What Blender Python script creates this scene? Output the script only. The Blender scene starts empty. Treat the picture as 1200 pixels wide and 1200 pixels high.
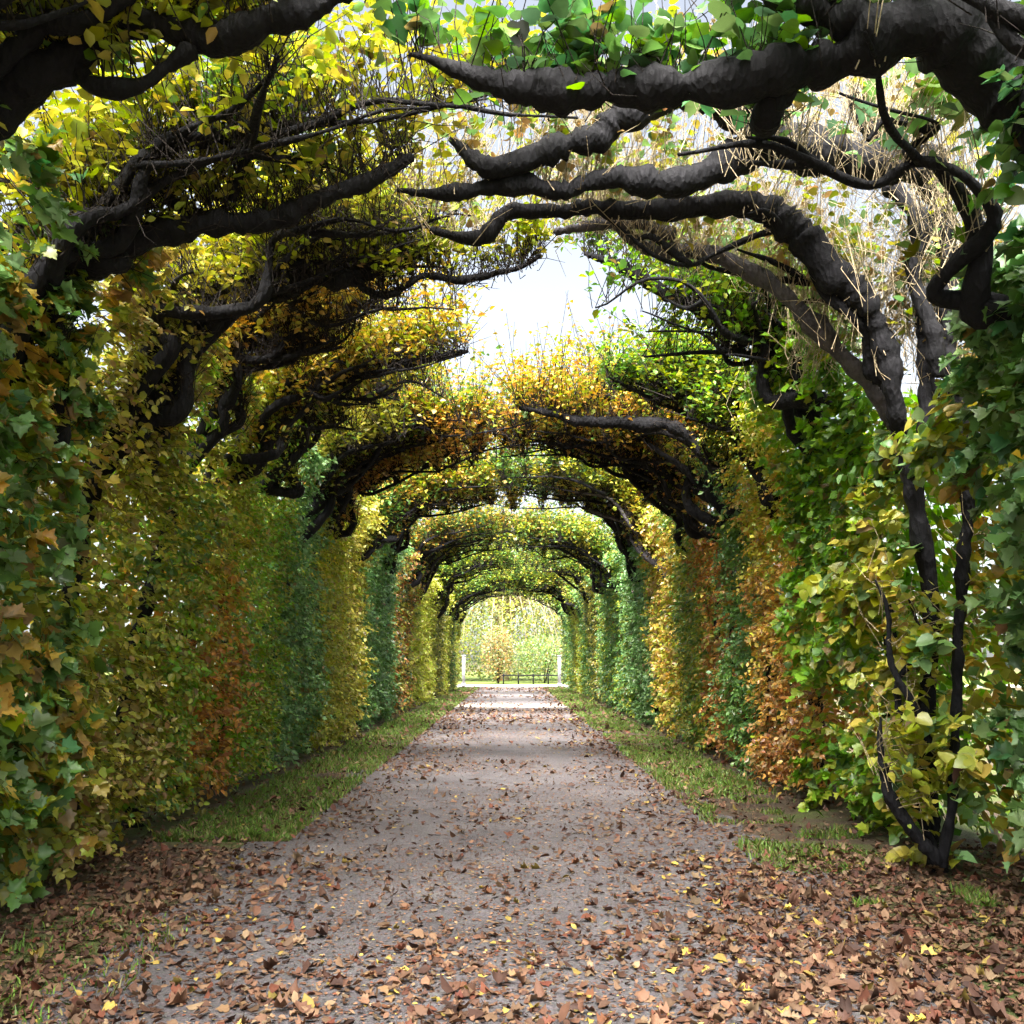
import bpy, math, random
import numpy as np
from mathutils import Vector, Matrix

# ------------------------------------------------------------------ camera, sky, sun, exposure
scene = bpy.context.scene
C = scene.collection
PITCH = math.radians(8.3)
CAMZ = 1.6
cam_d = bpy.data.cameras.new('camera')
cam_d.sensor_width = 36; cam_d.lens = 36; cam_d.clip_start = 0.05; cam_d.clip_end = 3000
cam = bpy.data.objects.new('camera', cam_d); C.objects.link(cam)
cam.location = (0, 0, CAMZ); cam.rotation_euler = (math.pi/2 + PITCH, 0, 0)
scene.camera = cam

SUN_EL, SUN_AZ = math.radians(58), math.radians(-172)
world = bpy.data.worlds.new('World'); scene.world = world; world.use_nodes = True
wn = world.node_tree; wn.nodes.clear()
sky = wn.nodes.new('ShaderNodeTexSky'); sky.sky_type = 'NISHITA'; sky.sun_disc = False
sky.sun_elevation = SUN_EL; sky.sun_rotation = SUN_AZ
sky.air_density = 1.0; sky.dust_density = 2.0; sky.ozone_density = 1.5
hs = wn.nodes.new('ShaderNodeHueSaturation'); hs.inputs['Saturation'].default_value = 0.4
bg = wn.nodes.new('ShaderNodeBackground'); bg.inputs[1].default_value = 0.05
wo = wn.nodes.new('ShaderNodeOutputWorld')
wn.links.new(sky.outputs[0], hs.inputs['Color']); wn.links.new(hs.outputs[0], bg.inputs[0]); wn.links.new(bg.outputs[0], wo.inputs[0])

sun_d = bpy.data.lights.new('sun', 'SUN'); sun_d.energy = 5.0; sun_d.angle = math.radians(50); sun_d.color = (1, .96, .9)
sun = bpy.data.objects.new('sun', sun_d); C.objects.link(sun)
sdir = Vector((math.sin(SUN_AZ)*math.cos(SUN_EL), math.cos(SUN_AZ)*math.cos(SUN_EL), math.sin(SUN_EL)))
sun.rotation_euler = (-sdir).to_track_quat('-Z', 'Y').to_euler(); sun.location = (0, 0, 30)
vs = scene.view_settings
vs.view_transform = 'Standard'; vs.look = 'None'; vs.gamma = 1; vs.use_curve_mapping = False
vs.exposure = 2.8
scene.cycles.max_bounces = 4; scene.cycles.diffuse_bounces = 3; scene.cycles.transmission_bounces = 3; scene.cycles.glossy_bounces = 1
scene.cycles.caustics_reflective = False; scene.cycles.caustics_refractive = False; scene.cycles.use_adaptive_sampling = True; scene.cycles.adaptive_threshold = .04

rng = np.random.default_rng(11)
random.seed(11)

# ------------------------------------------------------------------ helpers
def at(px, py, d):
    """point at depth d (metres along the tunnel) seen at pixel px,py of the 1200 px photograph"""
    xc, yc = (px-600)/1200, (600-py)/1200
    y = math.cos(PITCH) - yc*math.sin(PITCH); z = math.sin(PITCH) + yc*math.cos(PITCH)
    return np.array([xc/y*d, d, CAMZ + z/y*d])

def vnoise(p, seed=0):
    p = np.asarray(p, float); i = np.floor(p).astype(np.int64); f = p - i; f = f*f*(3-2*f)
    def h(a, b, c):
        n = (a*374761393 + b*668265263 + c*2147483647 + seed*974711) & 0x7fffffff
        n = ((n ^ (n >> 13))*1274126177) & 0x7fffffff
        n = ((n ^ (n >> 16))*668265263) & 0x7fffffff
        return ((n ^ (n >> 15)) & 0xffff)/65535.0
    r = 0
    for dx in (0, 1):
        for dy in (0, 1):
            for dz in (0, 1):
                w = (f[:,0] if dx else 1-f[:,0])*(f[:,1] if dy else 1-f[:,1])*(f[:,2] if dz else 1-f[:,2])
                r = r + w*h(i[:,0]+dx, i[:,1]+dy, i[:,2]+dz)
    return r

def norm(v): return v/np.maximum(np.linalg.norm(v, axis=-1, keepdims=True), 1e-9)

def np_mesh(name, verts, loops, counts, cols=None, smooth=False):
    me = bpy.data.meshes.new(name)
    verts = np.ascontiguousarray(verts, np.float32)
    me.vertices.add(len(verts)); me.vertices.foreach_set('co', verts.ravel())
    me.loops.add(len(loops)); me.loops.foreach_set('vertex_index', np.ascontiguousarray(loops, np.int32))
    me.polygons.add(len(counts))
    st = np.zeros(len(counts), np.int32); st[1:] = np.cumsum(counts)[:-1]
    me.polygons.foreach_set('loop_start', st); me.polygons.foreach_set('loop_total', np.ascontiguousarray(counts, np.int32))
    if smooth: me.polygons.foreach_set('use_smooth', np.ones(len(counts), bool))
    if cols is not None:
        a = me.attributes.new('tint', 'FLOAT_COLOR', 'POINT')
        c4 = np.ones((len(verts), 4), np.float32); c4[:, :3] = cols
        a.data.foreach_set('color', c4.ravel())
    me.update(calc_edges=True)
    return me

def link(name, me, parent=None, mat=None, kind=None, label=None):
    o = bpy.data.objects.new(name, me); C.objects.link(o)
    if parent: o.parent = parent
    if mat and me is not None and not me.materials: me.materials.append(mat)
    if kind: o['kind'] = kind
    if label: o['label'] = label
    return o

def thing(name, label, cat, loc, group=None):
    o = bpy.data.objects.new(name, None); C.objects.link(o); o.location = loc
    o.empty_display_size = .2
    o['label'] = label; o['category'] = cat
    if group: o['group'] = group
    return o

def spline(pts, n):
    pts = np.asarray(pts, float); k = len(pts)
    P = np.vstack([2*pts[0]-pts[1], pts, 2*pts[-1]-pts[-2]])
    t = np.linspace(0, k-1-1e-6, n); i = t.astype(int); f = (t-i)[:, None]
    a, b, c, d = P[i], P[i+1], P[i+2], P[i+3]
    return .5*(2*b + (c-a)*f + (2*a-5*b+4*c-d)*f**2 + (3*b-a-3*c+d)*f**3)

def tube(pts, rad, sides=9, n=None, knob=.18, seed=0, wob=0.0):
    """gnarled tapering tube -> verts, loops, counts, centre line"""
    pts = np.asarray(pts, float); rad = np.asarray(rad, float)
    if n is None:
        L = np.linalg.norm(np.diff(pts, axis=0), axis=1).sum(); n = int(min(150, max(8, L/.032)))
    c = spline(pts, n); r = np.interp(np.linspace(0, 1, n), np.linspace(0, 1, len(rad)), rad)
    if wob:
        w = np.stack([vnoise(c*2.2, seed+1), vnoise(c*2.2, seed+2), vnoise(c*2.2, seed+3)], 1)-.5
        e = np.minimum(1, np.linspace(0, 6, n))[:, None]; c = c + w*wob*2*e
    t = norm(np.gradient(c, axis=0))
    up = np.tile(np.array([.13, .97, .2]), (n, 1)); up = np.where(np.abs((up*t).sum(1, keepdims=True)) > .93, np.array([1., 0, .1]), up)
    u = norm(np.cross(up, t)); v = np.cross(t, u)
    a = np.linspace(0, 2*np.pi, sides, endpoint=False)
    V = c[:, None] + (u[:, None]*np.cos(a)[None, :, None] + v[:, None]*np.sin(a)[None, :, None])*r[:, None, None]
    if knob:
        q = V.reshape(-1, 3)
        k1 = vnoise(q/np.repeat(np.maximum(r, .02), sides)[:, None]*.55, seed+7) - .5
        k2 = vnoise(c*4.0, seed+9) - .5; k3 = vnoise(c*11.0, seed+10) - .5; k4 = vnoise(q*22, seed+11) - .5
        d = V - c[:, None]
        V = c[:, None] + d*(1 + knob*2.2*k1.reshape(n, sides, 1) + knob*2.2*k2[:, None, None] + knob*1.3*k3[:, None, None] + knob*.45*k4.reshape(n, sides, 1))
    verts = np.vstack([V.reshape(-1, 3), c[:1]-t[:1]*r[0]*.4, c[-1:]+t[-1:]*r[-1]*.6])
    ii, jj = np.meshgrid(np.arange(n-1), np.arange(sides), indexing='ij'); j2 = (jj+1) % sides
    q = np.stack([ii*sides+jj, ii*sides+j2, (ii+1)*sides+j2, (ii+1)*sides+jj], -1).reshape(-1)
    j = np.arange(sides); jn = (j+1) % sides
    e0 = np.stack([np.full(sides, n*sides), jn, j], 1).reshape(-1)
    e1 = np.stack([np.full(sides, n*sides+1), (n-1)*sides+j, (n-1)*sides+jn], 1).reshape(-1)
    return verts, np.concatenate([q, e0, e1]), np.concatenate([np.full((n-1)*sides, 4), np.full(2*sides, 3)]), c

def merge(parts):
    V, L, N, o = [], [], [], 0
    for v, l, n in parts:
        V.append(v); L.append(l+o); N.append(n); o += len(v)
    return np.vstack(V), np.concatenate(L), np.concatenate(N)

def twig_mesh(a, b, c, r0, one=False):
    """many thin three-sided two-segment twigs from a over b to c"""
    n = len(a)
    ang = np.arange(3)*2*np.pi/3
    t = norm(c-a); h = np.tile(np.array([.3, .9, .1]), (n, 1)); u = norm(np.cross(h, t)); v = np.cross(t, u)
    ring = u[:, None]*np.cos(ang)[None, :, None] + v[:, None]*np.sin(ang)[None, :, None]
    r0 = np.asarray(r0).reshape(-1, 1, 1)
    V = np.concatenate([a[:, None]+ring*r0, b[:, None]+ring*r0*.75, c[:, None]+ring*r0*.35], 1)
    if one:
        V = V[:, [0, 1, 2, 6, 7, 8]]; f = np.array([k for i in range(3) for k in (i, (i+1) % 3, 3+(i+1) % 3, 3+i)])
        return V.reshape(-1, 3), (f[None] + np.arange(n)[:, None]*6).reshape(-1), np.full(n*3, 4)
    f = []
    for s in (0, 3):
        for k in range(3):
            f += [s+k, s+(k+1) % 3, s+3+(k+1) % 3, s+3+k]
    f = np.array(f)
    loops = (f[None] + np.arange(n)[:, None]*9).reshape(-1)
    return V.reshape(-1, 3), loops, np.full(n*6, 4)

# ---- leaf outlines: x across, y from stalk to tip, z the blade's normal
def tpl(pts, faces): return np.array(pts, float), faces
def fan_outline(half, mid):
    """half: right outline from base to tip (exclusive of both ends on the axis); two folded halves"""
    pts = [(0, 0, 0), (0, mid, 0), (0, 1, 0)]; R = []; L = []
    for x, y in half: R.append(len(pts)); pts.append((x, y, abs(x)*.22))
    for x, y in half: L.append(len(pts)); pts.append((-x, y, abs(x)*.22))
    faces = []
    chain = [0]+R+[2]
    for a, b in zip(chain[:-1], chain[1:]): faces.append((1, a, b))
    chain = [0]+L+[2]
    for a, b in zip(chain[:-1], chain[1:]): faces.append((1, b, a))
    return np.array(pts, float), faces
T_DIAMOND = tpl([(0, 0, 0), (.34, .48, .08), (0, 1, 0), (-.34, .48, .08)], [(0, 1, 2), (0, 2, 3)])
T_OVAL = tpl([(0, 0, 0), (.26, .28, .06), (.28, .62, .07), (0, 1, -.04), (-.28, .62, .07), (-.26, .28, .06)],
             [(0, 1, 2, 3), (0, 3, 4, 5)])
T_HEART = fan_outline([(.20, -.07), (.43, .08), (.47, .38), (.30, .70)], .40)
T_MAPLE = fan_outline([(.20, -.08), (.44, -.02), (.39, .13), (.60, .35), (.37, .46), (.32, .70), (.17, .70)], .30)
T_DRY = fan_outline([(.30, .02), (.50, .22), (.34, .40), (.44, .62), (.18, .74)], .42)
TPL = {'diamond': T_DIAMOND, 'oval': T_OVAL, 'heart': T_HEART, 'maple': T_MAPLE, 'dry': T_DRY}

def leaf_frames(tip, nrm):
    n = norm(nrm); t = norm(tip - (tip*n).sum(1, keepdims=True)*n); return np.cross(t, n), t, n

def leaves_mesh(kind, pos, tip, nrm, size, cols, curl=None, roll=None):
    P, F = TPL[kind]; N = len(pos); V = len(P)
    x, y, z = leaf_frames(tip, nrm)
    p = np.repeat(P[None], N, 0)
    if curl is not None: p[:, :, 2] += curl[:, None]*(P[None, :, 1]-.3)**2
    if roll is not None: p[:, :, 2] += roll[:, None]*(P[None, :, 0])**2*1.6
    p = p*size[:, None, None]
    W = pos[:, None] + p[:, :, :1]*x[:, None] + p[:, :, 1:2]*y[:, None] + p[:, :, 2:]*z[:, None]
    f = np.concatenate([np.array(q) for q in F]); cnt = np.array([len(q) for q in F])
    loops = (f[None] + np.arange(N)[:, None]*V).reshape(-1)
    return W.reshape(-1, 3), loops, np.tile(cnt, N), np.repeat(cols, V, 0)

# ------------------------------------------------------------------ materials
def new_mat(name):
    m = bpy.data.materials.new(name); m.use_nodes = True
    nt = m.node_tree; nt.nodes.clear(); out = nt.nodes.new('ShaderNodeOutputMaterial')
    return m, nt, out
def N_(nt, t, **kw):
    n = nt.nodes.new(t)
    for k, v in kw.items():
        if k in n.inputs: n.inputs[k].default_value = v
        else: setattr(n, k, v)
    return n
def ramp(nt, src, stops):
    r = nt.nodes.new('ShaderNodeValToRGB'); e = r.color_ramp.elements
    while len(e) < len(stops): e.new(.5)
    for q, (p, c) in zip(e, stops): q.position = p; q.color = (*c, 1)
    nt.links.new(src, r.inputs[0]); return r.outputs[0]

def leaf_material(name, rough, transl, spec=.45):
    m, nt, out = new_mat(name); L = nt.links.new
    at_ = N_(nt, 'ShaderNodeAttribute', attribute_name='tint')
    tc = N_(nt, 'ShaderNodeTexCoord'); nz = N_(nt, 'ShaderNodeTexNoise', Scale=38.0, Detail=3.0)
    L(tc.outputs['Object'], nz.inputs['Vector'])
    mr = N_(nt, 'ShaderNodeMapRange'); mr.inputs[3].default_value = .72; mr.inputs[4].default_value = 1.28
    L(nz.outputs[0], mr.inputs[0])
    mx = N_(nt, 'ShaderNodeMix', data_type='RGBA', blend_type='MULTIPLY'); mx.inputs[0].default_value = 1
    L(at_.outputs['Color'], mx.inputs[6]); L(mr.outputs[0], mx.inputs[7])
    p = N_(nt, 'ShaderNodeBsdfPrincipled', Roughness=rough); p.inputs['Specular IOR Level'].default_value = spec
    L(mx.outputs[2], p.inputs['Base Color'])
    hsv = N_(nt, 'ShaderNodeHueSaturation'); hsv.inputs['Saturation'].default_value = 1.1; hsv.inputs['Value'].default_value = 1.25
    L(mx.outputs[2], hsv.inputs['Color'])
    tr = N_(nt, 'ShaderNodeBsdfTranslucent'); L(hsv.outputs[0], tr.inputs[0])
    ms = N_(nt, 'ShaderNodeMixShader'); ms.inputs[0].default_value = transl
    L(p.outputs[0], ms.inputs[1]); L(tr.outputs[0], ms.inputs[2]); L(ms.outputs[0], out.inputs[0])
    return m
M_LEAF = leaf_material('living_leaf', .36, .28, .55)
M_DRY = leaf_material('dry_leaf', .7, .12, .3)
M_GRASS = leaf_material('grass_blade', .5, .3)

def bark_material(name, dark, light, scale=1.0):
    m, nt, out = new_mat(name); L = nt.links.new
    tc = N_(nt, 'ShaderNodeTexCoord'); mp = N_(nt, 'ShaderNodeMapping'); mp.inputs['Scale'].default_value = (1, 1, .35)
    L(tc.outputs['Object'], mp.inputs[0])
    v = N_(nt, 'ShaderNodeTexVoronoi', Scale=32*scale); L(mp.outputs[0], v.inputs['Vector'])
    n = N_(nt, 'ShaderNodeTexNoise', Scale=9*scale, Detail=6.0, Roughness=.7); L(tc.outputs['Object'], n.inputs['Vector'])
    ad = N_(nt, 'ShaderNodeMath', operation='MULTIPLY'); L(v.outputs['Distance'], ad.inputs[0]); L(n.outputs[0], ad.inputs[1])
    col = ramp(nt, n.outputs[0], [(.3, dark), (.72, light)])
    p = N_(nt, 'ShaderNodeBsdfPrincipled', Roughness=.85); p.inputs['Specular IOR Level'].default_value = .25
    L(col, p.inputs['Base Color'])
    b = N_(nt, 'ShaderNodeBump', Strength=.8, Distance=.04); L(ad.outputs[0], b.inputs['Height']); L(b.outputs[0], p.inputs['Normal'])
    L(p.outputs[0], out.inputs[0]); return m
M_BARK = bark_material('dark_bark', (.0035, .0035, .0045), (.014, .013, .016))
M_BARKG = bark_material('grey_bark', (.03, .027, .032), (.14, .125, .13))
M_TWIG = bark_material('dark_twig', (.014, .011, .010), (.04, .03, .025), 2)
M_STRAW = bark_material('pale_dry_twig', (.28, .21, .12), (.6, .49, .32), 2)

def ground_mat(name, stops, scale, bump, fine):
    m, nt, out = new_mat(name); L = nt.links.new
    tc = N_(nt, 'ShaderNodeTexCoord')
    n1 = N_(nt, 'ShaderNodeTexNoise', Scale=scale, Detail=8.0, Roughness=.72); L(tc.outputs['Object'], n1.inputs['Vector'])
    n2 = N_(nt, 'ShaderNodeTexNoise', Scale=fine, Detail=5.0, Roughness=.8); L(tc.outputs['Object'], n2.inputs['Vector'])
    v = N_(nt, 'ShaderNodeTexVoronoi', Scale=fine*1.3); L(tc.outputs['Object'], v.inputs['Vector'])
    col = ramp(nt, n1.outputs[0], stops)
    mr = N_(nt, 'ShaderNodeMapRange'); mr.inputs[1].default_value = .25; mr.inputs[2].default_value = .75
    mr.inputs[3].default_value = .45; mr.inputs[4].default_value = 1.55; L(n2.outputs[0], mr.inputs[0])
    mx = N_(nt, 'ShaderNodeMix', data_type='RGBA', blend_type='MULTIPLY'); mx.inputs[0].default_value = 1
    L(col, mx.inputs[6]); L(mr.outputs[0], mx.inputs[7])
    vc = N_(nt, 'ShaderNodeHueSaturation'); vc.inputs['Saturation'].default_value = .25; L(v.outputs['Color'], vc.inputs['Color'])
    m2 = N_(nt, 'ShaderNodeMix', data_type='RGBA', blend_type='OVERLAY'); m2.inputs[0].default_value = .35
    L(mx.outputs[2], m2.inputs[6]); L(vc.outputs[0], m2.inputs[7])
    p = N_(nt, 'ShaderNodeBsdfPrincipled', Roughness=.9); p.inputs['Specular IOR Level'].default_value = .25
    L(m2.outputs[2], p.inputs['Base Color'])
    b = N_(nt, 'ShaderNodeBump', Strength=bump, Distance=.02); L(n2.outputs[0], b.inputs['Height']); L(b.outputs[0], p.inputs['Normal'])
    L(p.outputs[0], out.inputs[0]); return m
M_EARTH = ground_mat('earth', [(.35, (.05, .036, .026)), (.48, (.075, .055, .035)), (.56, (.07, .085, .025))], .6, .8, 45)
M_GRAVEL = ground_mat('grey_gravel', [(.3, (.075, .067, .07)), (.55, (.125, .113, .117)), (.75, (.18, .165, .168))], .9, 1.0, 60)
M_PALEGRAVEL = ground_mat('pale_gravel', [(.3, (.30, .27, .24)), (.7, (.40, .36, .32))], .5, .5, 40)
M_LAWN = ground_mat('lawn', [(.3, (.07, .1, .025)), (.6, (.11, .14, .03)), (.75, (.16, .15, .05))], .4, .8, 30)

# ------------------------------------------------------------------ ground, path
def grid_sheet(x0, x1, y0, y1, z):
    v = np.array([(x0, y0, z), (x1, y0, z), (x1, y1, z), (x0, y1, z)], float)
    return np_mesh('sheet', v, np.arange(4), np.array([4]))
link('ground', grid_sheet(-900, 900, -900, 1500, 0), None, M_EARTH, 'structure')
def ribbon(xl, xr, ys, z, name, mat, amp=.16, seed=3):
    ys = np.asarray(ys); e = np.zeros((len(ys), 3)); e[:, 1] = ys*1.3
    nl = (vnoise(e, seed)-.5)*2*amp + (vnoise(e*4, seed+1)-.5)*amp; e[:, 0] = 7
    nr = (vnoise(e, seed+2)-.5)*2*amp + (vnoise(e*4, seed+3)-.5)*amp
    V = np.empty((len(ys)*2, 3)); V[0::2] = np.stack([xl+nl, ys, np.full(len(ys), z)], 1); V[1::2] = np.stack([xr+nr, ys, np.full(len(ys), z)], 1)
    i = np.arange(len(ys)-1)*2
    l = np.stack([i, i+1, i+3, i+2], 1).reshape(-1)
    return link(name, np_mesh(name, V, l, np.full(len(i), 4)), None, mat, 'structure')
ribbon(-2.25, 2.3, np.arange(-8, 65.5, .25), .004, 'path', M_GRAVEL)
link('lawn', grid_sheet(-80, 80, 71.0, 160, .004), None, M_LAWN, 'structure')
link('cross_path', grid_sheet(-80, 80, 64.6, 71.4, .012), None, M_PALEGRAVEL, 'structure')
ribbon(-2.9, 2.9, np.arange(36.5, 39.6, .25), .008, 'path', M_PALEGRAVEL, .1, 9)

# ------------------------------------------------------------------ tunnel trees
XW, ZW, ZC = 3.08, 3.6, 5.25          # wall half width, spring height, crown height
def arch(a, extra=0.0):
    """a 0..1 from the spring of the arch to its crown"""
    th = a*np.pi/2
    return XW*np.cos(th)**.62 , ZW + (ZC-ZW+extra)*np.sin(th)**.85

G = dict(faded=(.13, .17, .06), teal=(.085, .17, .058), green=(.095, .185, .038), bright=(.16, .32, .02), olive=(.25, .235, .04), lime=(.26, .30, .03),
         yellow=(.42, .37, .06), gold=(.45, .29, .055), orange=(.50, .26, .06), copper=(.26, .105, .03), tan=(.30, .2, .075),
         dark=(.03, .06, .018), pale=(.18, .30, .11))
def colours(names, n, patch):
    pal = np.array([G[k] for k in names]); m = len(pal)
    idx = np.clip((patch*1.5-.25)*m + rng.normal(0, .75, n), 0, m-.01).astype(int)
    c = pal[idx]*1.15*np.clip(rng.normal(1, .22, (n, 1)), .45, 1.7)
    c = c*np.clip(rng.normal(1, .07, (n, 3)), .8, 1.2)
    sp = rng.random(n) < .03
    c[sp] = np.array(G['tan'])*rng.uniform(.5, 1.1, (sp.sum(), 1))
    return c

def frustum_px(p):
    """projected pixel position (1200 px frame) and depth"""
    d = p - np.array([0, 0, CAMZ]); c, s = math.cos(PITCH), math.sin(PITCH)
    dep = d[:, 1]*c + d[:, 2]*s; up = -d[:, 1]*s + d[:, 2]*c
    dep = np.maximum(dep, .1)
    return 600+1200*d[:, 0]/dep, 600-1200*up/dep, dep

RIBS = (16.4, 22.8, 31.5, 40.5, 50.5, 60.5)
LEAF_PROTOS = {}
def leaf_proto(kind, col):
    """shared mesh for single leaves: a few shapes and tints per kind"""
    key = (kind, tuple(np.round(col, 2)))
    if key not in LEAF_PROTOS:
        c = rng.uniform(-.5, .3); r = rng.uniform(-.2, .5)
        v, l, n, cc = leaves_mesh(kind, np.zeros((1, 3)), np.array([[0., 1, 0]]), np.array([[0., 0, 1]]), np.ones(1), np.array([col]), np.array([c]), np.array([r]))
        me = np_mesh('leaf', v, l, n, cc); me.materials.append(M_LEAF); LEAF_PROTOS[key] = me
    return LEAF_PROTOS[key]

def wall_shoots(T, y0, y1, s, n, per, size, zmax):
    """leaf positions along short sprays growing out of the wall into the tunnel"""
    y = rng.uniform(y0-.12, y1+.12, n); z = rng.uniform(.12, zmax, n); hi = rng.random(n) < .2; z[hi] = rng.uniform(3.1, max(3.2, zmax), hi.sum())
    q = np.stack([y*.9, z*.9, np.full(n, s*5.0)], 1); q2 = q*3.1
    b1, b2 = vnoise(q, 21), vnoise(q2, 22)
    keep = (b2*.6+b1*.4) > T.get('hollow', .36) - .0*z
    y, z, b1, b2 = y[keep], z[keep], b1[keep], b2[keep]; n = len(y)
    lift = np.clip((z-3.5)/1.1, 0, 1)
    depth = rng.random(n)**1.7*.5
    bulge = T.get('bulge', 0)
    x = XW + .22 - (b1-.5)*.26 - (b2-.5)*.18 + depth - lift*lift*T.get('curve', .35) - bulge
    foot = np.clip((.9-z)/.9, 0, 1); x += foot*foot*.30*rng.uniform(.3, 1, n)
    o = np.stack([s*x, y, z], 1)
    d = norm(np.stack([-s*rng.uniform(.15, 1, n), rng.normal(0, .7, n), rng.normal(.05, .55, n)], 1))
    L = rng.uniform(.16, .42, n)*T.get('spray', 1)
    t = (np.arange(per)+.6)/per
    k = np.repeat(np.arange(n), per); tt = np.tile(t, n) + rng.normal(0, .03, n*per)
    side = np.where(np.tile(np.arange(per), n) % 2 == 0, 1., -1.)
    plane = norm(np.stack([-s*rng.uniform(.1, .9, n), rng.normal(-.15, .35, n), rng.uniform(.4, 1.1, n)], 1))
    lat = norm(np.cross(d, plane))
    pos = o[k] + d[k]*(L[k]*tt)[:, None]; pos[:, 2] -= (tt*L[k])**2*.6
    tip = d[k]*rng.uniform(.15, .9, (len(k), 1)) + lat[k]*side[:, None] + np.array([0, 0, -.75])*rng.uniform(.2, 1.2, (len(k), 1)) + rng.normal(0, .25, (len(k), 3))
    nr = plane[k] + rng.normal(0, .42, (len(k), 3))
    sz = size*np.clip(rng.normal(1, .24, len(k)), .45, 1.6)*(1-.25*tt)
    patch = .5*vnoise(o*1.3, 31) + .5*vnoise(o*np.array([3, 3, 1.2]), 33)
    patch = np.clip(patch*.75 + T.get('grad', 0)*(z/3.8-.5) + .25*rng.random(n), 0, 1)
    return pos, norm(tip), norm(nr), sz, patch[k], (o, o+d*(L*.5)[:, None], o+d*L[:, None]-np.array([0, 0, 1.])*(L**2*.6)[:, None]), np.repeat(depth, per)

def roof_shoots(T, lines, s, n, per, size, span=(0.3, 1.0), hmul=1.0):
    """upright shoots on the limbs: bare below, leafy above"""
    pts = np.vstack([l[int(len(l)*span[0]):int(len(l)*span[1])] for l in lines])
    o = pts[rng.integers(0, len(pts), n)] + rng.normal(0, .03, (n, 3))
    rad = norm(np.stack([o[:, 0]*.35, np.zeros(n), np.maximum(o[:, 2]-2.4, .3)], 1))
    d = norm(rad + rng.normal(0, .33, (n, 3))*np.array([1, 1.15, .5]))
    L = rng.uniform(.35, 1.15, n)*hmul*np.clip((o[:, 2]-2.2)/2.2, .35, 1)
    k = np.repeat(np.arange(n), per)
    lo = T.get('bare', .4 if T['y'] < 11.5 else .18)
    tt = lo + (1-lo)*rng.random(n*per)
    bend = rng.normal(0, .18, (n, 3))
    pos = o[k] + d[k]*(L[k]*tt)[:, None] + bend[k]*(tt**2*L[k])[:, None] + rng.normal(0, .05, (n*per, 3))
    tip = rng.normal(0, 1, (n*per, 3)) + d[k]*.3 + np.array([0, 0, -.35])
    nr = np.array([0, 0, .8]) + rad[k]*.5 + rng.normal(0, .55, (n*per, 3))
    sz = size*np.clip(rng.normal(1, .24, n*per), .45, 1.6)
    patch = np.clip(.5*vnoise(o*1.1, 41)+.35*vnoise(o*2.6, 43)+.2*rng.random(n), 0, 1)
    return pos, norm(tip), norm(nr), sz, patch[k], (o, o+d*(L*.5)[:, None]+bend*(L*.25)[:, None], o+d*L[:, None]+bend*L[:, None])

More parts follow.
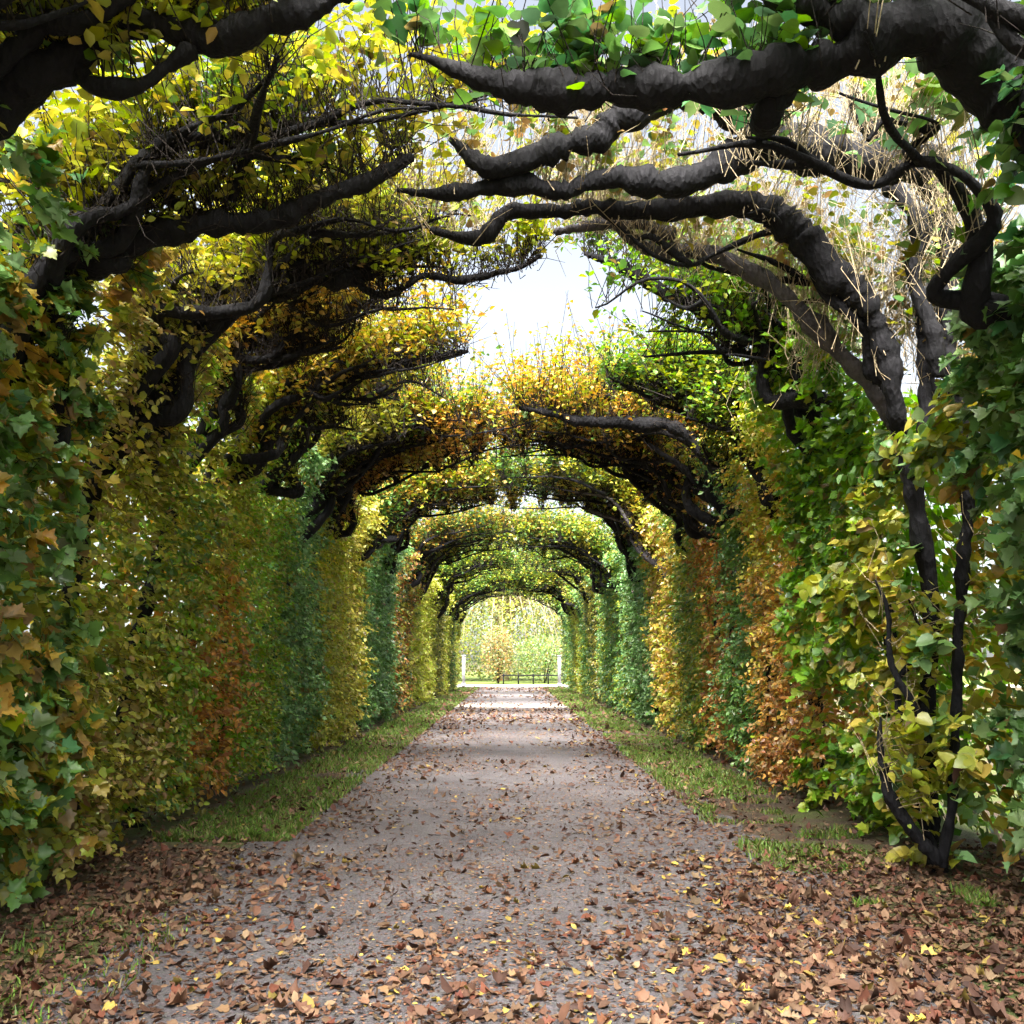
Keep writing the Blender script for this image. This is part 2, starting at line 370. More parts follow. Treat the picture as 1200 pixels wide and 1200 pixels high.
def make_tree(T):
    s, yc, w = T['s'], T['y'], T['w']
    y0, y1 = yc-w/2, yc+w/2
    near, mid = yc < 11.3, yc < 17
    xt = T.get('xt', 3.72)
    base = np.array([s*xt, yc, 0.])
    root = thing(T.get('name', 'trained_tree'), T['label'], 'tree', tuple(base), T.get('group', 'trees trained over the path as a tunnel'))
    sd = int(abs(yc)*10) + (500 if s > 0 else 0)
    lines = []
    # trunk
    if 'trunk' in T: tp, tr = T['trunk']
    else:
        hx = rng.normal(0, .08, 4); hy = rng.normal(0, .1, 4)
        tp = [base+[0, 0, -.08], base+[hx[0], hy[0], .7], base+[hx[1], hy[1], 1.6], base+[s*-.05+hx[2], hy[2], 2.8], base+[-s*.25, hy[3], 3.9]]
        tr = [.13, .09, .08, .075, .06]
    v, l, n, c = tube(tp, tr, 11 if near else 7, None if near else 14, .2, sd, .0)
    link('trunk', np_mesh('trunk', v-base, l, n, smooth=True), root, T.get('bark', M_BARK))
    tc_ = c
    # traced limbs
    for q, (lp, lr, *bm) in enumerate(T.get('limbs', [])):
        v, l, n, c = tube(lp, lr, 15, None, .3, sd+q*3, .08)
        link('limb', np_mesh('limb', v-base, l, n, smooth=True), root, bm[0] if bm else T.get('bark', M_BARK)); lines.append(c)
    # limbs bent over the path
    nl = T.get('nl', 4); tipx = T.get('tip', .1)
    ry, band = yc, w*.4
    if yc > 14:
        ry = min(RIBS, key=lambda q: abs(q-yc)); band = 2.3; ry += rng.uniform(-.3, .3)
    T.setdefault('lift', rng.uniform(-.2, .25))
    for j in range(nl):
        ty = ry + ((j+.5)/nl-.5)*band + rng.normal(0, .12)
        st = tc_[int(len(tc_)*rng.uniform(.82, .98))]
        a1 = rng.uniform(.86, 1.0); tx = tipx + rng.uniform(-.35, .9)
        aa = np.linspace(.12, a1, 6); ax, az = arch(aa, T.get('lift', 0)+rng.uniform(-.12, .12))
        ax = tx + (ax-ax[-1])*(XW-tx)/(XW-ax[-1])
        yy = st[1] + (ty-st[1])*np.minimum(1, aa*1.5)
        P = np.stack([s*ax, yy, az], 1) + rng.normal(0, .13, (6, 3))
        P = np.vstack([st, P])
        r = np.linspace(rng.uniform(.065, .1), .008, 7)*T.get('thick', 1)
        v, l, n, c = tube(P, r, 8 if mid else 5, 48 if mid else 16, .28, sd+50+j*4, .11 if mid else .07)
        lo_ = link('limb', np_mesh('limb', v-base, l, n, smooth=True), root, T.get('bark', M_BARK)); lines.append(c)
        if mid:                                    # a side branch
            for _ in range(2):
                i = int(len(c)*rng.uniform(.4, .8)); p0 = c[i]
                e = p0 + np.array([-s*rng.uniform(.3, .9), rng.normal(0, .5), rng.uniform(0, .3)])
                v, l, n, c2 = tube([p0, (p0+e)/2+rng.normal(0, .08, 3), e], [.035, .025, .012], 6, 10, .25, sd+90+j, .04)
                link('branch', np_mesh('branch', v-base, l, n, smooth=True), lo_, T.get('bark', M_BARK)); lines.append(c2)
    # ---- foliage
    kind = T.get('leaf', 'oval' if yc < 12.5 else 'diamond')
    size = T.get('size', .085)
    dens = T.get('dens', 1.0)
    far = 1.0 if yc < 14 else max(.44, 14/yc)      # fewer, larger leaves where they are far away
    fs = 1.0 if yc < 14 else min(1.28, (yc/14)**.4)
    big = (size/.085)**1.35
    area = w*4.4
    nsh = int(area*118*dens*far/big); per = 12
    pw = wall_shoots(T, y0, y1, s, nsh, per, size*fs, T.get('zmax', 4.75))
    cw = colours(T['pal'], len(pw[0]), pw[4])
    rarea = w*3.6
    nr_ = int(rarea*T.get('rshoots', 105 if not 14 < yc < 24 else 125)*max(.45, far)); perr = max(1, int(T.get('rleaf', 13 if not 11 < yc < 27 else 18)/ (big**.5)))
    pr = roof_shoots(T, lines, s, nr_, perr, size*fs*T.get('rsize', .95), T.get('span', (.22, 1)), T.get('hmul', 1 if yc < 14 else 1.2))
    cr = colours(T.get('rpal', T['pal']), len(pr[0]), pr[4])
    # outer face of the hedge
    no = int(area*260*far*T.get('outer', 1))
    po = np.stack([s*(XW+.75+rng.random(no)*.7-.0), rng.uniform(y0, y1, no), rng.uniform(.15, T.get('ztop', 4.3), no)], 1)
    so = np.full(no, .16)*rng.uniform(.7, 1.3, no)*fs
    to = norm(rng.normal(0, 1, (no, 3))+[0, 0, -.6]); no_ = norm(rng.normal(0, .6, (no, 3))+[s*.6, 0, .7])
    co = colours(T['pal'], no, rng.random(no))
    P = np.vstack([pw[0], pr[0]]); TI = np.vstack([pw[1], pr[1]]); NR = np.vstack([pw[2], pr[2]])
    S = np.concatenate([pw[3], pr[3]]); CO = np.vstack([cw, cr])
    single = np.zeros(len(P), bool)
    if yc < 11.3 and yc > 4:
        px, py, dep = frustum_px(P)
        score = S*1200/dep * ((px > 8) & (px < 1192) & (py > 8) & (py < 1192))
        score[:len(pw[0])] *= (pw[6] < .12)
        score *= rng.uniform(.75, 1, len(P))
        idx = np.argsort(-score)[:240]; idx = idx[score[idx] > 9]
        single[idx] = True
        x, y, z = leaf_frames(TI, NR)
        for i in idx:
            o = bpy.data.objects.new('leaf', leaf_proto(kind, np.round(CO[i]*14)/14*1.0 + .004)); C.objects.link(o); o.parent = root
            m = np.eye(4); m[:3, 0] = x[i]*S[i]; m[:3, 1] = y[i]*S[i]; m[:3, 2] = z[i]*S[i]; m[:3, 3] = P[i]-base
            o.matrix_local = Matrix(m.tolist())
    k = ~single
    deep = np.zeros(len(P), bool); deep[:len(pw[0])] = pw[6] > .16; roofl = np.arange(len(P)) >= len(pw[0])
    d_ = k & deep; k = k & ~deep
    e_ = k & roofl & (kind == 'maple'); k = k & ~e_
    curl = rng.normal(-.15, .25, k.sum()); roll = rng.normal(.1, .25, k.sum())
    A = leaves_mesh(kind, P[k]-base, TI[k], NR[k], S[k], CO[k], curl, roll)
    D = leaves_mesh('diamond', P[d_]-base, TI[d_], NR[d_], S[d_]*1.15, CO[d_])
    B = leaves_mesh('diamond', po-base, to, no_, so, co)
    E = leaves_mesh('oval', P[e_]-base, TI[e_], NR[e_], S[e_], CO[e_], rng.normal(-.15, .25, e_.sum()), rng.normal(.1, .3, e_.sum()))
    v, l, n = merge([A[:3], B[:3], D[:3], E[:3]])
    link('crown', np_mesh('crown', v, l, n, np.vstack([A[3], B[3], D[3], E[3]])), root, M_LEAF, 'stuff')
    # twigs: the roof shoots and, near by, the sprays of the wall
    a, b, c = pr[5]
    tw = [twig_mesh(a-base, b-base, c-base, np.full(len(a), .0055*(1 if yc < 12 else 1.5)), yc > 14)]
    if yc < 10:
        a, b, c = pw[5]; tw.append(twig_mesh(a-base, b-base, c-base, np.full(len(a), .0035), True))
    nb = T.get('bristle', 700 if 11.5 < yc < 27 else 0)
    if nb:
        pts = np.vstack([l_[int(len(l_)*.15):] for l_ in lines]); o = pts[rng.integers(0, len(pts), nb)] + rng.normal(0, .05, (nb, 3))
        d = norm(rng.normal(0, .5, (nb, 3)) + [0, 0, .9]); L = rng.uniform(.12, .5, nb)
        e = o + d*L[:, None]; m_ = (o+e)/2 + rng.normal(0, .04, (nb, 3))
        tw.append(twig_mesh(o-base, m_-base, e-base, np.full(nb, .005 if yc < 12 else .007), yc > 11))
    v, l, n = merge(tw)
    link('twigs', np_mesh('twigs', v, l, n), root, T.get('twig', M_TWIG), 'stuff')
    nw = T.get('straw', 0)
    if nw:
        pts = np.vstack([l_[int(len(l_)*.12):] for l_ in lines]); pts = pts[(np.abs(pts[:, 0]) > T.get('strawx', .4)) & (pts[:, 2] > 4.15)]
        o = pts[rng.integers(0, len(pts), nw)] + rng.normal(0, .05, (nw, 3)); o[:, 1] += rng.random(nw)*.25
        nt_ = T['strawtop']; nw += nt_
        o = np.vstack([o, np.stack([s*rng.uniform(2.5, 3.9, nt_), rng.uniform(yc-.3, y1+.3, nt_), rng.uniform(4.1, 4.7, nt_)], 1)])
        d = norm(rng.normal(0, .32, (nw, 3)) + [s*.2, .3, 1.]); L = rng.uniform(.3, 1.25, nw)
        e = o + d*L[:, None]; m_ = (o+e)/2 + rng.normal(0, .11, (nw, 3))*L[:, None]
        v, l, n = twig_mesh(o-base, m_-base, e-base, rng.uniform(.002, .0052, nw))
        link('dry_shoots', np_mesh('dry_shoots', v, l, n), root, M_STRAW, 'stuff', 'straw coloured leafless shoots')
    return root

def px(d, *pp): return [at(x, y, d if len(r) == 0 else r[0]) for x, y, *r in pp]
W_ = lambda d, r: r*d/1200                  # pixel radius to metres at depth d

trees = []
def L(**k): trees.append(dict(s=-1, **k))
def R(**k): trees.append(dict(s=1, **k))

# side of the olive and maple trees
L(y=4.6, w=1.6, pal=['olive', 'yellow', 'olive', 'green'], leaf='oval', rpal=['olive', 'lime', 'lime', 'yellow', 'green'], tip=.9, nl=3, size=.1, thick=1.1,
  label='olive and yellow leaved tree whose thick bare limb forks low overhead',
  limbs=[(px(5.3, (-190, 420, 5.0), (-60, 200), (20, 95), (80, 68), (130, 28), (200, 30), (250, 48), (310, 32), (390, 4), (450, -25)), [.13, .12, .115, .10, .085, .08, .085, .075, .06, .05]),
         (px(5.3, (80, 70), (110, 94), (160, 92), (200, 74), (235, 52)), [.06, .05, .05, .05, .055]),
         (px(5.1, (-40, 120), (30, 30), (110, 20), (180, -30)), [.07, .06, .05, .04])])
L(y=6.7, w=1.9, pal=['tan', 'gold', 'lime', 'green', 'pale', 'green', 'pale'], leaf='maple', size=.125, tip=-.25, nl=4, rpal=['olive', 'lime', 'yellow', 'lime', 'green'], bulge=.05,
  rsize=.75, bristle=1700, label='green maple with broad lobed leaves turning tan at the edges, beside olive tree',
  limbs=[(px(7.0, (-70, 420, 6.9), (0, 290), (60, 312), (130, 300), (200, 272), (265, 258), (340, 246), (420, 222), (485, 188)), [.09, .1, .11, .11, .1, .09, .07, .05, .03]),
         (px(6.9, (-60, 240), (0, 216), (50, 214), (98, 216)), [.06, .055, .05, .05]),
         (px(7.0, (60, 312), (58, 360), (70, 420), (60, 520)), [.05, .06, .06, .06])])
L(y=8.6, w=2.0, pal=['olive', 'tan', 'olive', 'yellow', 'lime', 'olive', 'green'], size=.085, tip=-.1, nl=4, rpal=['olive', 'yellow', 'lime', 'lime'], bristle=1700,
  hollow=.40, label='dull olive and tan leaved tree with a long drooping bare limb tip',
  limbs=[(px(9.0, (170, 560), (195, 470), (230, 400), (272, 345), (330, 322), (400, 326), (450, 312), (490, 300)), [.1, .12, .12, .11, .1, .09, .06, .04]),
         (px(9.0, (415, 325), (435, 345), (460, 351), (490, 332), (540, 325), (590, 316), (637, 306)), [.04, .032, .03, .032, .03, .024, .014])])
L(y=10.4, w=1.6, pal=['olive', 'bright', 'lime', 'olive', 'green'], size=.085, tip=.75, nl=4, rpal=['olive', 'yellow', 'gold'], label='yellowish olive tree next to the narrow orange one', bristle=1500)
L(y=11.75, w=1.1, pal=['orange', 'copper', 'orange', 'gold', 'yellow', 'olive', 'lime'], grad=.5, size=.08, tip=.7, nl=3, label='narrow tree with orange lower leaves and yellow upper ones', rpal=['yellow', 'gold', 'lime'],
  limbs=[(px(12.0, (270, 560), (295, 500), (335, 480), (385, 455), (440, 430), (500, 416), (548, 409)), [.1, .11, .1, .085, .07, .05, .025])])
L(y=13.4, w=2.2, pal=['olive', 'lime', 'bright', 'olive', 'green'], size=.075, tip=1.1, nl=4, rpal=['green', 'lime', 'yellow'], label='lime green small leaved tree between the narrow orange tree and a blue-green one')
L(y=16.0, w=2.6, pal=['teal', 'pale', 'teal', 'green'], size=.085, tip=.5, nl=4, rpal=['green', 'lime', 'olive'], label='blue-green leaved tree beside the lime green small leaved one')
L(y=18.6, w=2.4, pal=['yellow', 'lime', 'olive', 'lime'], size=.08, tip=-.2, nl=5, rpal=['orange', 'gold', 'orange', 'yellow'], label='yellow leaved tree with an orange crown, after the first blue-green one')
L(y=21.4, w=2.8, pal=['olive', 'yellow', 'olive', 'lime'], tip=-.1, nl=5, rpal=['lime', 'gold', 'green'], label='mixed yellow and olive tree between the orange crowned yellow and second blue-green trees')
L(y=25.8, w=5.0, pal=['teal', 'pale', 'green', 'teal'], tip=0, nl=6, rpal=['green', 'lime', 'gold'], label='wide blue-green leaved tree standing beyond the mixed yellow and olive one')
FARG = 'small distant trees of the tunnel'
ORD = {60.5: 'last', 55.5: 'second last', 50.5: 'third last', 45.5: 'fourth last', 45.6: 'fourth last', 40.5: 'fifth last', 40.7: 'fifth last', 35.6: 'sixth last', 35.8: 'sixth last', 31.0: 'seventh last'}
COL = {'olive': 'olive and brown', 'lime': 'yellow-green', 'green': 'deep green'}
def far_label(kk, yy, row): return 'distant %s tree, %s before far mouth in %s row' % (COL[kk], ORD[yy], row)
L(y=31.0, w=4.4, pal=['olive', 'dark', 'copper', 'olive'], tip=0, nl=6, rpal=['olive', 'gold', 'green'], label=far_label('olive', 31.0, 'green maple\'s'), group=FARG)
for yy, kk in ((35.6, 'lime'), (40.5, 'lime'), (45.5, 'olive'), (50.5, 'lime'), (55.5, 'green'), (60.5, 'lime')):
    L(y=yy, w=5.0, pal={'olive': ['olive', 'dark', 'olive'], 'lime': ['lime', 'olive', 'lime'], 'green': ['green', 'dark', 'olive']}[kk], tip=0, nl=6,
      rpal=['yellow', 'green', 'lime', 'green'], label=far_label(kk, yy, 'green maple\'s'), group=FARG)

# side of the bare twisted tree
R(y=4.7, w=1.5, pal=['green', 'teal', 'green'], leaf='heart', size=.12, tip=.0, nl=2, rpal=['green', 'teal', 'green', 'bright'], rshoots=34, rleaf=9, hmul=.8, bare=.25, bristle=500,
  label='green heart leaved tree whose massive dark limb crosses overhead',
  limbs=[(px(5.4, (1420, 520, 5.0), (1300, 300, 5.2), (1225, 130), (1140, 55), (1040, 50), (960, 72), (880, 105), (800, 100), (720, 100), (660, 105), (580, 92), (490, 68)),
          [.16, .17, .18, .2, .2, .17, .12, .115, .1, .12, .07, .014]),
         (px(5.4, (1040, 40), (960, 10), (900, -20), (840, -60)), [.15, .13, .1, .09]),
         (px(5.5, (930, 75), (905, 120), (895, 150, 5.9)), [.1, .08, .06])])
R(y=6.25, w=1.7, curve=0, zmax=4.3, pal=['green', 'teal', 'green', 'pale', 'green'], leaf='maple', size=.135, tip=1.6, nl=2, rshoots=16, rleaf=4, twig=M_STRAW, bulge=-.06,
  label='dense deep green tree with broad lobed leaves beside the bare twisted tree', straw=260, strawx=1.5, ztop=4.6, strawtop=200)
tk = px(8.2, (1098, 1012), (1090, 940), (1086, 820), (1092, 720), (1078, 620), (1064, 540), (1048, 480), (1036, 430))
R(y=8.2, w=1.9, pal=['green', 'pale', 'lime', 'yellow', 'lime', 'yellow', 'gold'], leaf='heart', size=.12, dens=.75, tip=1.0, nl=2, bristle=500, ztop=4.9, outer=1.3, rshoots=80, rleaf=8, rpal=['lime', 'yellow', 'lime', 'pale', 'tan'], rsize=.6, twig=M_STRAW, xt=tk[0][0], bulge=.2, bark=M_BARK,
  zmax=3.3, hollow=.42, label='nearly bare twisted tree with straw shoots and sparse heart shaped leaves', straw=2200, strawx=.2, strawtop=550,
  trunk=([np.array([tk[0][0], 8.2, -.06])] + tk, [.1, .08, .065, .06, .07, .07, .07, .055, .03]),
  limbs=[(px(8.0, (1074, 600, 8.2), (1062, 530, 8.15), (1048, 470), (1030, 400), (1012, 350), (985, 322), (940, 292), (915, 268), (885, 240), (800, 238), (740, 250), (700, 243), (650, 247), (600, 250), (565, 276), (505, 268)),
          [.04, .06, .08, .095, .11, .13, .14, .12, .1, .09, .085, .08, .07, .07, .06, .025]),
         (px(7.4, (1088, 205), (1040, 192), (970, 172), (905, 160), (862, 120), (790, 122), (722, 135), (692, 165), (625, 180), (568, 192), (525, 158)), [.1, .13, .16, .17, .17, .12, .11, .12, .09, .09, .02]),
         (px(7.5, (905, 160), (835, 198), (780, 214), (705, 208), (650, 222), (600, 214), (525, 230), (468, 222)), [.12, .11, .1, .085, .07, .075, .05, .02]),
         (px(8.5, (1076, 610, 8.2), (1064, 550, 8.3), (1045, 490), (1020, 440), (980, 402), (930, 366), (890, 322), (850, 296), (800, 290), (755, 290), (725, 270)), [.04, .06, .08, .09, .09, .08, .085, .08, .07, .06, .04], M_BARKG),
         (px(8.4, (790, 275), (755, 262), (705, 265), (650, 276)), [.06, .055, .05, .04], M_BARKG),
         (px(7.9, (1104, 1015), (1122, 850), (1128, 700), (1130, 570), (1118, 450), (1112, 340), (1106, 250), (1086, 178)), [.04, .04, .045, .05, .065, .085, .1, .14]),
         (px(7.8, (1100, 440), (1088, 350), (1066, 270), (1046, 200), (1012, 150), (1000, 118)), [.06, .07, .075, .07, .06, .07]),
         (px(8.0, (1070, 560), (1082, 480), (1078, 400), (1085, 350)), [.08, .07, .06, .05]),
         (px(7.9, (1100, 1010), (1062, 965), (1036, 920), (1022, 880), (1030, 840)), [.055, .045, .032, .022, .01]),
         (px(8.0, (1088, 870), (1060, 815), (1042, 770), (1040, 720), (1020, 680)), [.045, .035, .028, .02, .01]),
         (px(8.1, (1100, 1008), (1068, 930), (1060, 850), (1072, 760), (1058, 690)), [.035, .03, .026, .02, .01])])
R(y=10.4, w=2.3, pal=['bright', 'green', 'bright', 'lime', 'bright'], leaf='maple', size=.105, tip=1.1, nl=4, rshoots=75, rleaf=12, rsize=.8, bulge=.05, straw=120, strawx=2.2, strawtop=40, zmax=5.0,
  span=(.3, 1), rpal=['green', 'bright', 'lime'], label='vivid green maple with dense overlapping leaves next to the copper tree',
  limbs=[(px(10.6, (940, 470), (900, 400), (850, 372), (790, 345), (730, 315), (690, 300)), [.1, .11, .1, .09, .06, .03])])
R(y=12.9, w=2.6, pal=['copper', 'tan', 'orange', 'gold', 'yellow', 'lime'], grad=.4, size=.08, tip=1.3, nl=4, hmul=.8, rpal=['lime', 'green', 'bright'], label='copper and gold leaved tree standing between two green ones')
R(y=15.2, w=1.6, pal=['teal', 'green', 'green'], size=.08, tip=.3, nl=4, rpal=['orange', 'lime', 'gold', 'lime'], label='narrow deep green tree wedged between two copper coloured trees',
  limbs=[(px(14.6, (860, 600), (845, 545), (800, 510), (740, 492), (670, 488), (605, 480)), [.11, .13, .12, .1, .07, .03])])
R(y=16.9, w=1.6, pal=['copper', 'orange', 'copper', 'olive'], size=.08, tip=-.2, nl=5, rpal=['orange', 'gold', 'lime', 'orange'], label='narrow rust coloured tree after the narrow deep green one')
R(y=19.2, w=2.6, pal=['olive', 'green', 'lime'], tip=-.1, nl=5, rpal=['gold', 'yellow', 'green'], label='olive green tree between rust coloured and golden trees')
R(y=22.4, w=3.2, pal=['yellow', 'gold', 'lime', 'tan'], tip=.3, nl=5, rpal=['gold', 'yellow', 'lime'], bark=M_BARKG, label='golden yellow tree with pale grey limbs beyond the olive green one')
R(y=26.4, w=4.4, pal=['green', 'pale', 'teal'], tip=0, nl=6, rpal=['green', 'dark', 'lime'], label='cool green tree beyond the golden yellow one')
for yy, kk in ((31.0, 'green'), (35.8, 'green'), (40.7, 'olive'), (45.6, 'green'), (50.5, 'lime'), (55.5, 'green'), (60.5, 'green')):
    R(y=yy, w=5.0, pal={'olive': ['olive', 'dark', 'olive'], 'lime': ['lime', 'olive', 'lime'], 'green': ['green', 'teal', 'green', 'lime']}[kk], tip=0, nl=6,
      rpal=['green', 'lime', 'green', 'yellow'], label=far_label(kk, yy, 'bare twisted tree\'s'), group=FARG)
for yy in (2.9, .9):  # unseen trees carrying the tunnel on, added to shade the near ground
    BL = 'unseen green and olive tunnel tree added to shade the near end'
    L(y=yy, w=2.1, pal=['olive', 'green', 'lime'], leaf='diamond', size=.13, tip=0, nl=4, label=BL, rleaf=12, rshoots=55)
    R(y=yy, w=2.1, pal=['green', 'olive', 'green'], leaf='diamond', size=.13, tip=0, nl=4, label=BL, rleaf=12, rshoots=55)
for T in trees: make_tree(T)

# ------------------------------------------------------------------ beyond the tunnel's end
def far_tree(name, label, x, y, h, rx, pal, nleaf, nb, size, bark, lo=.6):
    base = np.array([x, y, 0.]); root = thing(name, label, 'tree', tuple(base))
    v, l, n, c = tube([base+[0, 0, -.1], base+[.2, 0, h*.25], base+[-.1, .1, h*.5], base+[.1, 0, h*.8]], [h*.045, h*.033, h*.026, h*.012], 9, 16, .15, int(x))
    link('trunk', np_mesh('trunk', v-base, l, n, smooth=True), root, bark)
    for j in range(nb):
        a = rng.uniform(0, 2*np.pi); r = rx*rng.uniform(.6, 1); z0 = h*rng.uniform(.35, .75)
        d = np.array([math.cos(a), math.sin(a), 0])
        P = [base+[0, 0, z0], base+d*r*.3+[0, 0, z0+h*.17], base+d*r*.62+[0, 0, z0+h*.16], base+d*r*.9+[0, 0, z0-h*.05], base+d*r+[0, 0, z0-h*.3]]
        v, l, n, c = tube(P, np.array([.1, .075, .055, .04, .015])*h/10, 5, 18, .1, j, .1)
        link('limb', np_mesh('limb', v-base, l, n, smooth=True), root, bark)
    q = norm(rng.normal(0, 1, (nleaf, 3)))*(rng.random((nleaf, 1))**.25)
    p = np.stack([q[:, 0]*rx, q[:, 1]*rx, lo+(h-lo)*(.5+.5*q[:, 2])], 1)
    k = vnoise((p+base)*.9, 77)*.6+vnoise((p+base)*2.4, 78)*.4 > .42
    p = p[k]; m = len(p)
    A = leaves_mesh('diamond', p, norm(rng.normal(0, 1, (m, 3))+[0, 0, -.7]), norm(rng.normal(0, .6, (m, 3))+[0, -.4, .7]), size*rng.uniform(.6, 1.4, m), colours(pal, m, vnoise((p+base)*.8, 79)))
    link('crown', np_mesh('crown', *A[:3], A[3]), root, M_LEAF, 'stuff')
    return root
far_tree('weeping_tree', 'pale yellow-green weeping tree framed by the tunnel\'s far end', -.8, 88, 12, 9, ['faded', 'olive', 'faded', 'lime'], 36000, 90, .22, M_STRAW, .1)
far_tree('lawn_tree', 'broad leafy green tree on the lawn beyond the weeping tree', 13, 104, 13, 8, ['lime', 'green', 'olive'], 15000, 30, .3, M_BARK)
far_tree('lawn_tree', 'olive leaved tree on the lawn with a dark trunk beside the weeping tree', -12, 100, 12, 7.5, ['olive', 'green', 'lime'], 15000, 30, .3, M_BARK)
def shrub(label, x, y, h, rx, pal, n):
    base = np.array([x, y, 0.]); root = thing('shrub', label, 'shrub', tuple(base))
    for j in range(5):
        a = rng.uniform(0, 6.28); e = base+[math.cos(a)*rx*.6, math.sin(a)*rx*.6, h*.75]
        v, l, nn, c = tube([base+[0, 0, -.05], (base+e)/2+[0, 0, .1], e], [.05, .035, .015], 6, 10, .2, j)
        link('stem', np_mesh('stem', v-base, l, nn, smooth=True), root, M_BARK)
    q = norm(rng.normal(0, 1, (n, 3)))*(rng.random((n, 1))**.4)
    p = np.stack([q[:, 0]*rx, q[:, 1]*rx, h*.52+q[:, 2]*h*.5], 1); p[:, 2] = np.maximum(p[:, 2], .08)
    A = leaves_mesh('diamond', p, norm(rng.normal(0, 1, (n, 3))), norm(rng.normal(0, .6, (n, 3))+[0, -.3, .7]), .14*rng.uniform(.6, 1.4, n), colours(pal, n, rng.random(n)))
    link('foliage', np_mesh('foliage', *A[:3], A[3]), root, M_LEAF, 'stuff')
shrub('brownish rounded shrub in front of the weeping tree', -1.0, 75.5, 4.2, 1.3, ['tan', 'olive', 'faded', 'copper', 'faded'], 3500)
shrub('leafy green shrub behind the low fence rail', 2.4, 77.5, 3.6, 2.6, ['green', 'faded', 'olive', 'faded'], 5500)

def boxmesh(name, x, y, z):
    v = np.array([(a*x/2, b*y/2, c*z) for c in (0, 1) for b in (-1, 1) for a in (-1, 1)], float)
    f = [(0, 2, 3, 1), (4, 5, 7, 6), (0, 1, 5, 4), (2, 6, 7, 3), (0, 4, 6, 2), (1, 3, 7, 5)]
    return np_mesh(name, v, np.array(f).reshape(-1), np.full(6, 4))
m, nt, out = new_mat('white_stone'); p = N_(nt, 'ShaderNodeBsdfPrincipled', Roughness=.7)
nz = N_(nt, 'ShaderNodeTexNoise', Scale=6.0, Detail=5.0); nt.links.new(ramp(nt, nz.outputs[0], [(.3, (.26, .26, .28)), (.7, (.36, .36, .37))]), p.inputs['Base Color']); nt.links.new(p.outputs[0], out.inputs[0]); M_STONE = m
for x in (-3.08, 3.02):
    r = thing('stone_post', 'slim white stone post at the mouth of the tunnel', 'post', (x, 66.0, .012), 'posts at the tunnel mouth')
    link('shaft', boxmesh('shaft', .2, .2, 1.9), r, M_STONE)
    o = link('plinth', boxmesh('plinth', .26, .26, .22), r, M_STONE)
    o = link('cap', boxmesh('cap', .25, .25, .08), r, M_STONE); o.location.z = 1.9
r = thing('low_fence', 'low dark post and rail fence along the lawn', 'fence', (1.4, 73.0, .004))
for i in range(6):
    o = link('post', boxmesh('post', .09, .09, .75), r, M_BARK); o.location.x = -2.0 + i*1.05
o = link('rail', boxmesh('rail', 5.5, .05, .09), r, M_BARK); o.location = (.62, -.07, .58)

# ------------------------------------------------------------------ grass on the verges
def grass(n, ys, xs, h, name='grass'):
    y = ys(n); x = xs(n, y); q = np.stack([x*.8, y*.8, np.zeros(n)], 1)
    k = vnoise(q, 61)*.65+vnoise(q*3.2, 62)*.35 > .34 + .06*np.clip(1-(y-y.min())/4, 0, 1)*(y.max() > 20)
    x, y = x[k], y[k]; n = len(x)
    b = np.stack([x, y, np.full(n, -.004)], 1); hh = h*rng.uniform(.25, 1.3, n)*(.5+vnoise(np.stack([x*2.5, y*2.5, x*0], 1), 65))
    lean = np.stack([rng.normal(0, .45, n), rng.normal(0, .45, n), np.ones(n)], 1); e = b + lean*hh[:, None]; mid = b + lean*np.array([.35, .35, .6])*hh[:, None]
    a = rng.uniform(0, 6.28, n); wv = np.stack([np.cos(a), np.sin(a), np.zeros(n)], 1)*(.0035+.00028*y)[:, None]
    V = np.stack([b-wv, b+wv, mid+wv*.8, e, mid-wv*.8], 1).reshape(-1, 3)
    l = (np.array([0, 1, 2, 3, 4])[None]+np.arange(n)[:, None]*5).reshape(-1)
    pal = np.array([(.12, .24, .03), (.16, .27, .04), (.09, .14, .028), (.24, .21, .075)])
    cols = np.repeat(pal[rng.integers(0, 4, n)]*rng.uniform(.6, 1.3, (n, 1)), 5, 0)
    return V, l, np.full(n, 5), cols
def yr(a, b): return lambda n: a + (b-a)*rng.random(n)**1.8
g1 = grass(54000, yr(7.0, 64), lambda n, y: rng.uniform(2.05, 3.25, n) - .15*rng.random(n), .07)
g2 = grass(38000, yr(9.5, 64), lambda n, y: -rng.uniform(2.0, 3.2, n), .07)
g3 = grass(1300, yr(4.2, 6.8), lambda n, y: -rng.uniform(1.9, 2.9, n), .05)
g4 = grass(500, yr(4.0, 5.2), lambda n, y: rng.uniform(1.6, 2.4, n), .05)
for gg, lab in ((g1, 'short green grass verge strewn with leaves beneath the bare twisted tree\'s row'), (g2, 'short bright grass verge along the olive tree\'s row'), (g3, 'tuft of grass in leaf litter under the green maple'), (g4, 'few grass blades poking through brown litter')):
    o = link('grass', np_mesh('grass', *gg[:3], gg[3]), None, M_GRASS, 'stuff', lab); o['category'] = 'grass'

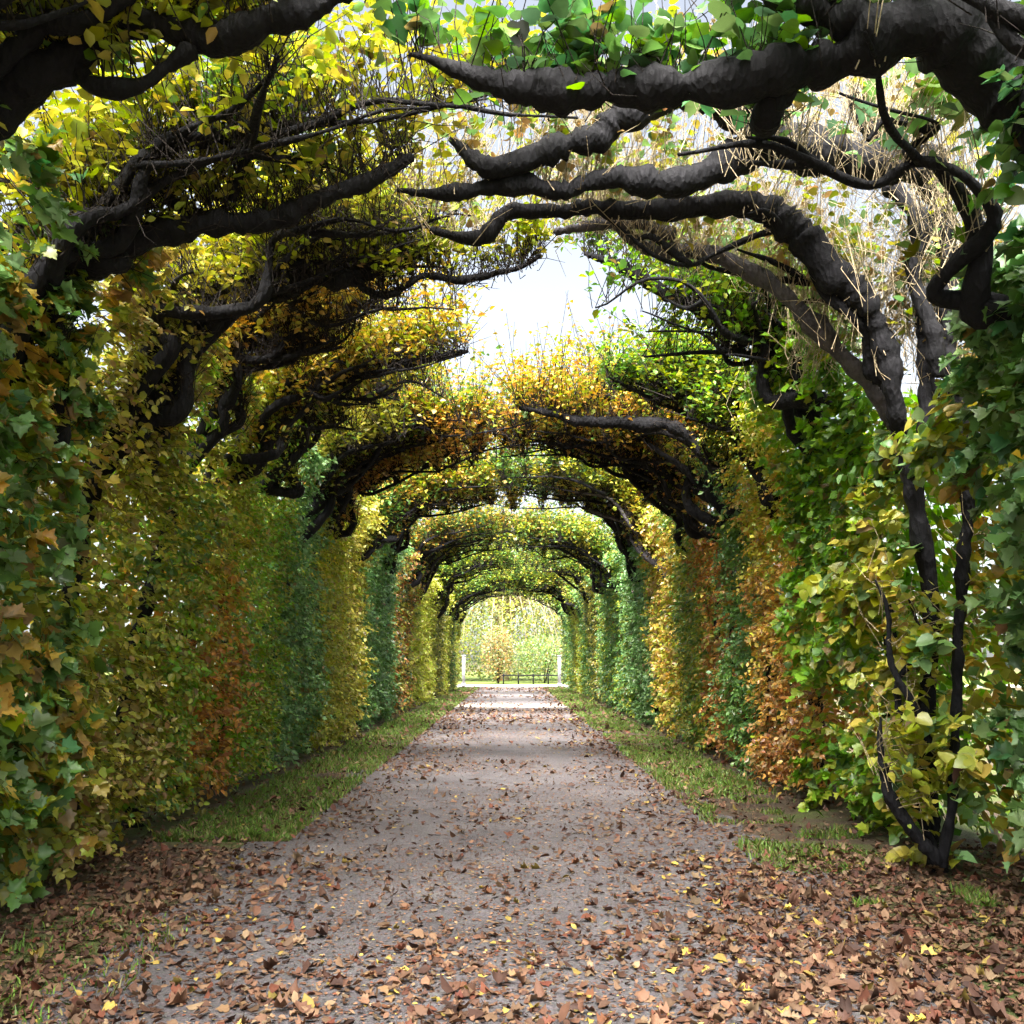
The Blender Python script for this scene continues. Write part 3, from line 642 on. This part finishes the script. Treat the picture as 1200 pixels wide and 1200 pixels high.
# ------------------------------------------------------------------ fallen leaves
DRYPAL = np.array([(.13, .062, .038), (.19, .10, .06), (.085, .042, .03), (.22, .13, .075), (.28, .19, .11), (.15, .05, .028), (.40, .29, .07), (.23, .12, .07)])
DRYW = np.array([.22, .2, .15, .15, .09, .08, .04, .07])
def litter_xy(n, ya, yb):
    y = ya*(yb/ya)**rng.random(n); x = rng.uniform(-4.2, 4.2, n)
    q = np.stack([x*.9, y*.55, np.zeros(n)], 1)
    c = vnoise(q, 71)*.6 + vnoise(q*3, 72)*.4
    edge = np.clip((np.abs(x+.15)-.9)/1.3, 0, 1)
    nearb = np.clip((7.5-y)/3.5, 0, 1)
    band = np.exp(-((y-28.5)/1.6)**2)*.6 + np.exp(-((y-33.5)/2.0)**2)*.5 + np.exp(-((y-60)/3)**2)*.5
    rightlit = np.clip((x-.3)/1.6, 0, 1)*np.clip((9.5-y)/2.5, 0, 1)*.5
    dens = .10 + .50*edge + .22*nearb + rightlit + band + (c-.5)*.85
    verge = (np.abs(x) > 2.35) & (y > 9); dens = np.where(verge, dens*.3, dens)
    return x, y, rng.random(n) < dens
def litter(n, ya, yb, size, grow):
    x, y, k = litter_xy(n, ya, yb); x, y = x[k], y[k]; n = len(x)
    sz = size*np.clip(rng.lognormal(-.12, .38, n), .3, 2.0)*(1+grow*(y-ya)/(yb-ya))
    t = rng.normal(0, 1, (n, 3)); t[:, 2] = rng.normal(0, .16, n)
    nr = np.stack([rng.normal(0, .38, n), rng.normal(0, .38, n), np.where(rng.random(n) < .5, 1., -1.)], 1)
    cols = DRYPAL[rng.choice(len(DRYPAL), n, p=DRYW)]*rng.uniform(.35, 1.0, (n, 1))
    curl = rng.normal(.1, .6, n); roll = rng.normal(.2, .95, n)
    P = np.stack([x, y, .008+rng.random(n)*.02 + np.where((np.abs(x) > 2.2) & (y > 8), .045*rng.random(n), 0)], 1)
    return P, norm(t), norm(nr), sz, cols, curl, roll
parts = []; cc = []
for n, ya, yb, sz, gr in ((23000, 3.6, 9, .045, 0), (23001, 3.6, 9, .05, 0), (34000, 9, 22, .05, .4), (22000, 22, 64, .085, .5)):
    A = litter(n, ya, yb, sz, gr)
    m_ = leaves_mesh('dry' if yb < 10 and n % 2 == 0 else 'oval' if yb < 30 else 'diamond', *A); V = m_[0]; V[:, 2] = np.maximum(V[:, 2], .0065)
    parts.append((V, m_[1], m_[2])); cc.append(m_[3])
n = 60000; y = 3.6*(40/3.6)**rng.random(n); x = rng.uniform(-2.6, 2.6, n); q = np.stack([x*1.1, y*.7, np.zeros(n)], 1)
k = rng.random(n) < .25+1.1*(vnoise(q, 81)-.25); x, y = x[k], y[k]; n = len(x)
m_ = leaves_mesh('diamond', np.stack([x, y, np.full(n, .010)], 1), norm(rng.normal(0, 1, (n, 3))*[1, 1, .1]), norm(rng.normal(0, .2, (n, 3))+[0, 0, 1]), rng.uniform(.008, .03, n)*(1+y*.03),
                 DRYPAL[rng.choice(len(DRYPAL), n, p=DRYW)]*rng.uniform(.5, 1.5, (n, 1)))
V = m_[0]; V[:, 2] = np.maximum(V[:, 2], .0065); parts.append((V, m_[1], m_[2])); cc.append(m_[3])
v, l, n = merge(parts)
o = link('leaf_litter', np_mesh('leaf_litter', v, l, n, np.vstack(cc)), None, M_DRY, 'stuff', 'brown fallen leaves scattered thickly over path and verges'); o['category'] = 'leaves'

KIND = [('brown curled fallen leaf lying loose on the grey gravel path', (.15, .06, .028)), ('dark reddish fallen leaf lying on the grey gravel path', (.12, .035, .022)),
        ('tan dry fallen leaf lying on the grey gravel path', (.22, .13, .065)), ('bright yellow fallen leaf lying on the grey gravel path', (.42, .31, .06))]
protos = []
for lab, col in KIND:
    for q in range(5):
        A = leaves_mesh('maple' if q % 2 else 'dry', np.zeros((1, 3)), np.array([[0, 1., 0]]), np.array([[0, 0, 1.]]), np.ones(1), np.array([col])*rng.uniform(.8, 1.2), np.array([rng.normal(.1, .4)]), np.array([rng.normal(.3, .5)]))
        V = A[0]; V[:, 1] -= .4
        me = np_mesh('fallen_leaf', V, A[1], A[2], A[3]); me.materials.append(M_DRY); protos.append((lab, me, V))
cnt = 0
while cnt < 280:
    x, y, k = litter_xy(40, 4.3, 8.5)
    for xx, yy, kk in zip(x, y, k):
        if not kk or abs(xx) > 2.0 or cnt >= 280: continue
        kd = rng.choice(4, p=[.45, .2, .25, .1]); lab, me, V = protos[kd*5+rng.integers(5)]
        o = bpy.data.objects.new('fallen_leaf', me); C.objects.link(o)
        s_ = rng.uniform(.045, .075); rz = rng.uniform(0, 6.28); tx, ty = rng.normal(0, .12, 2)
        M = Matrix.Rotation(rz, 3, 'Z') @ Matrix.Rotation(tx, 3, 'X') @ Matrix.Rotation(ty, 3, 'Y')
        zz = (V @ np.array(M).T)[:, 2]*s_
        o.matrix_world = Matrix.Translation((xx, yy, .0065 - float(zz.min()))) @ M.to_4x4() @ Matrix.Scale(s_, 4)
        o['label'] = lab; o['category'] = 'leaf'; o['group'] = 'loose fallen leaves on the path'
        cnt += 1
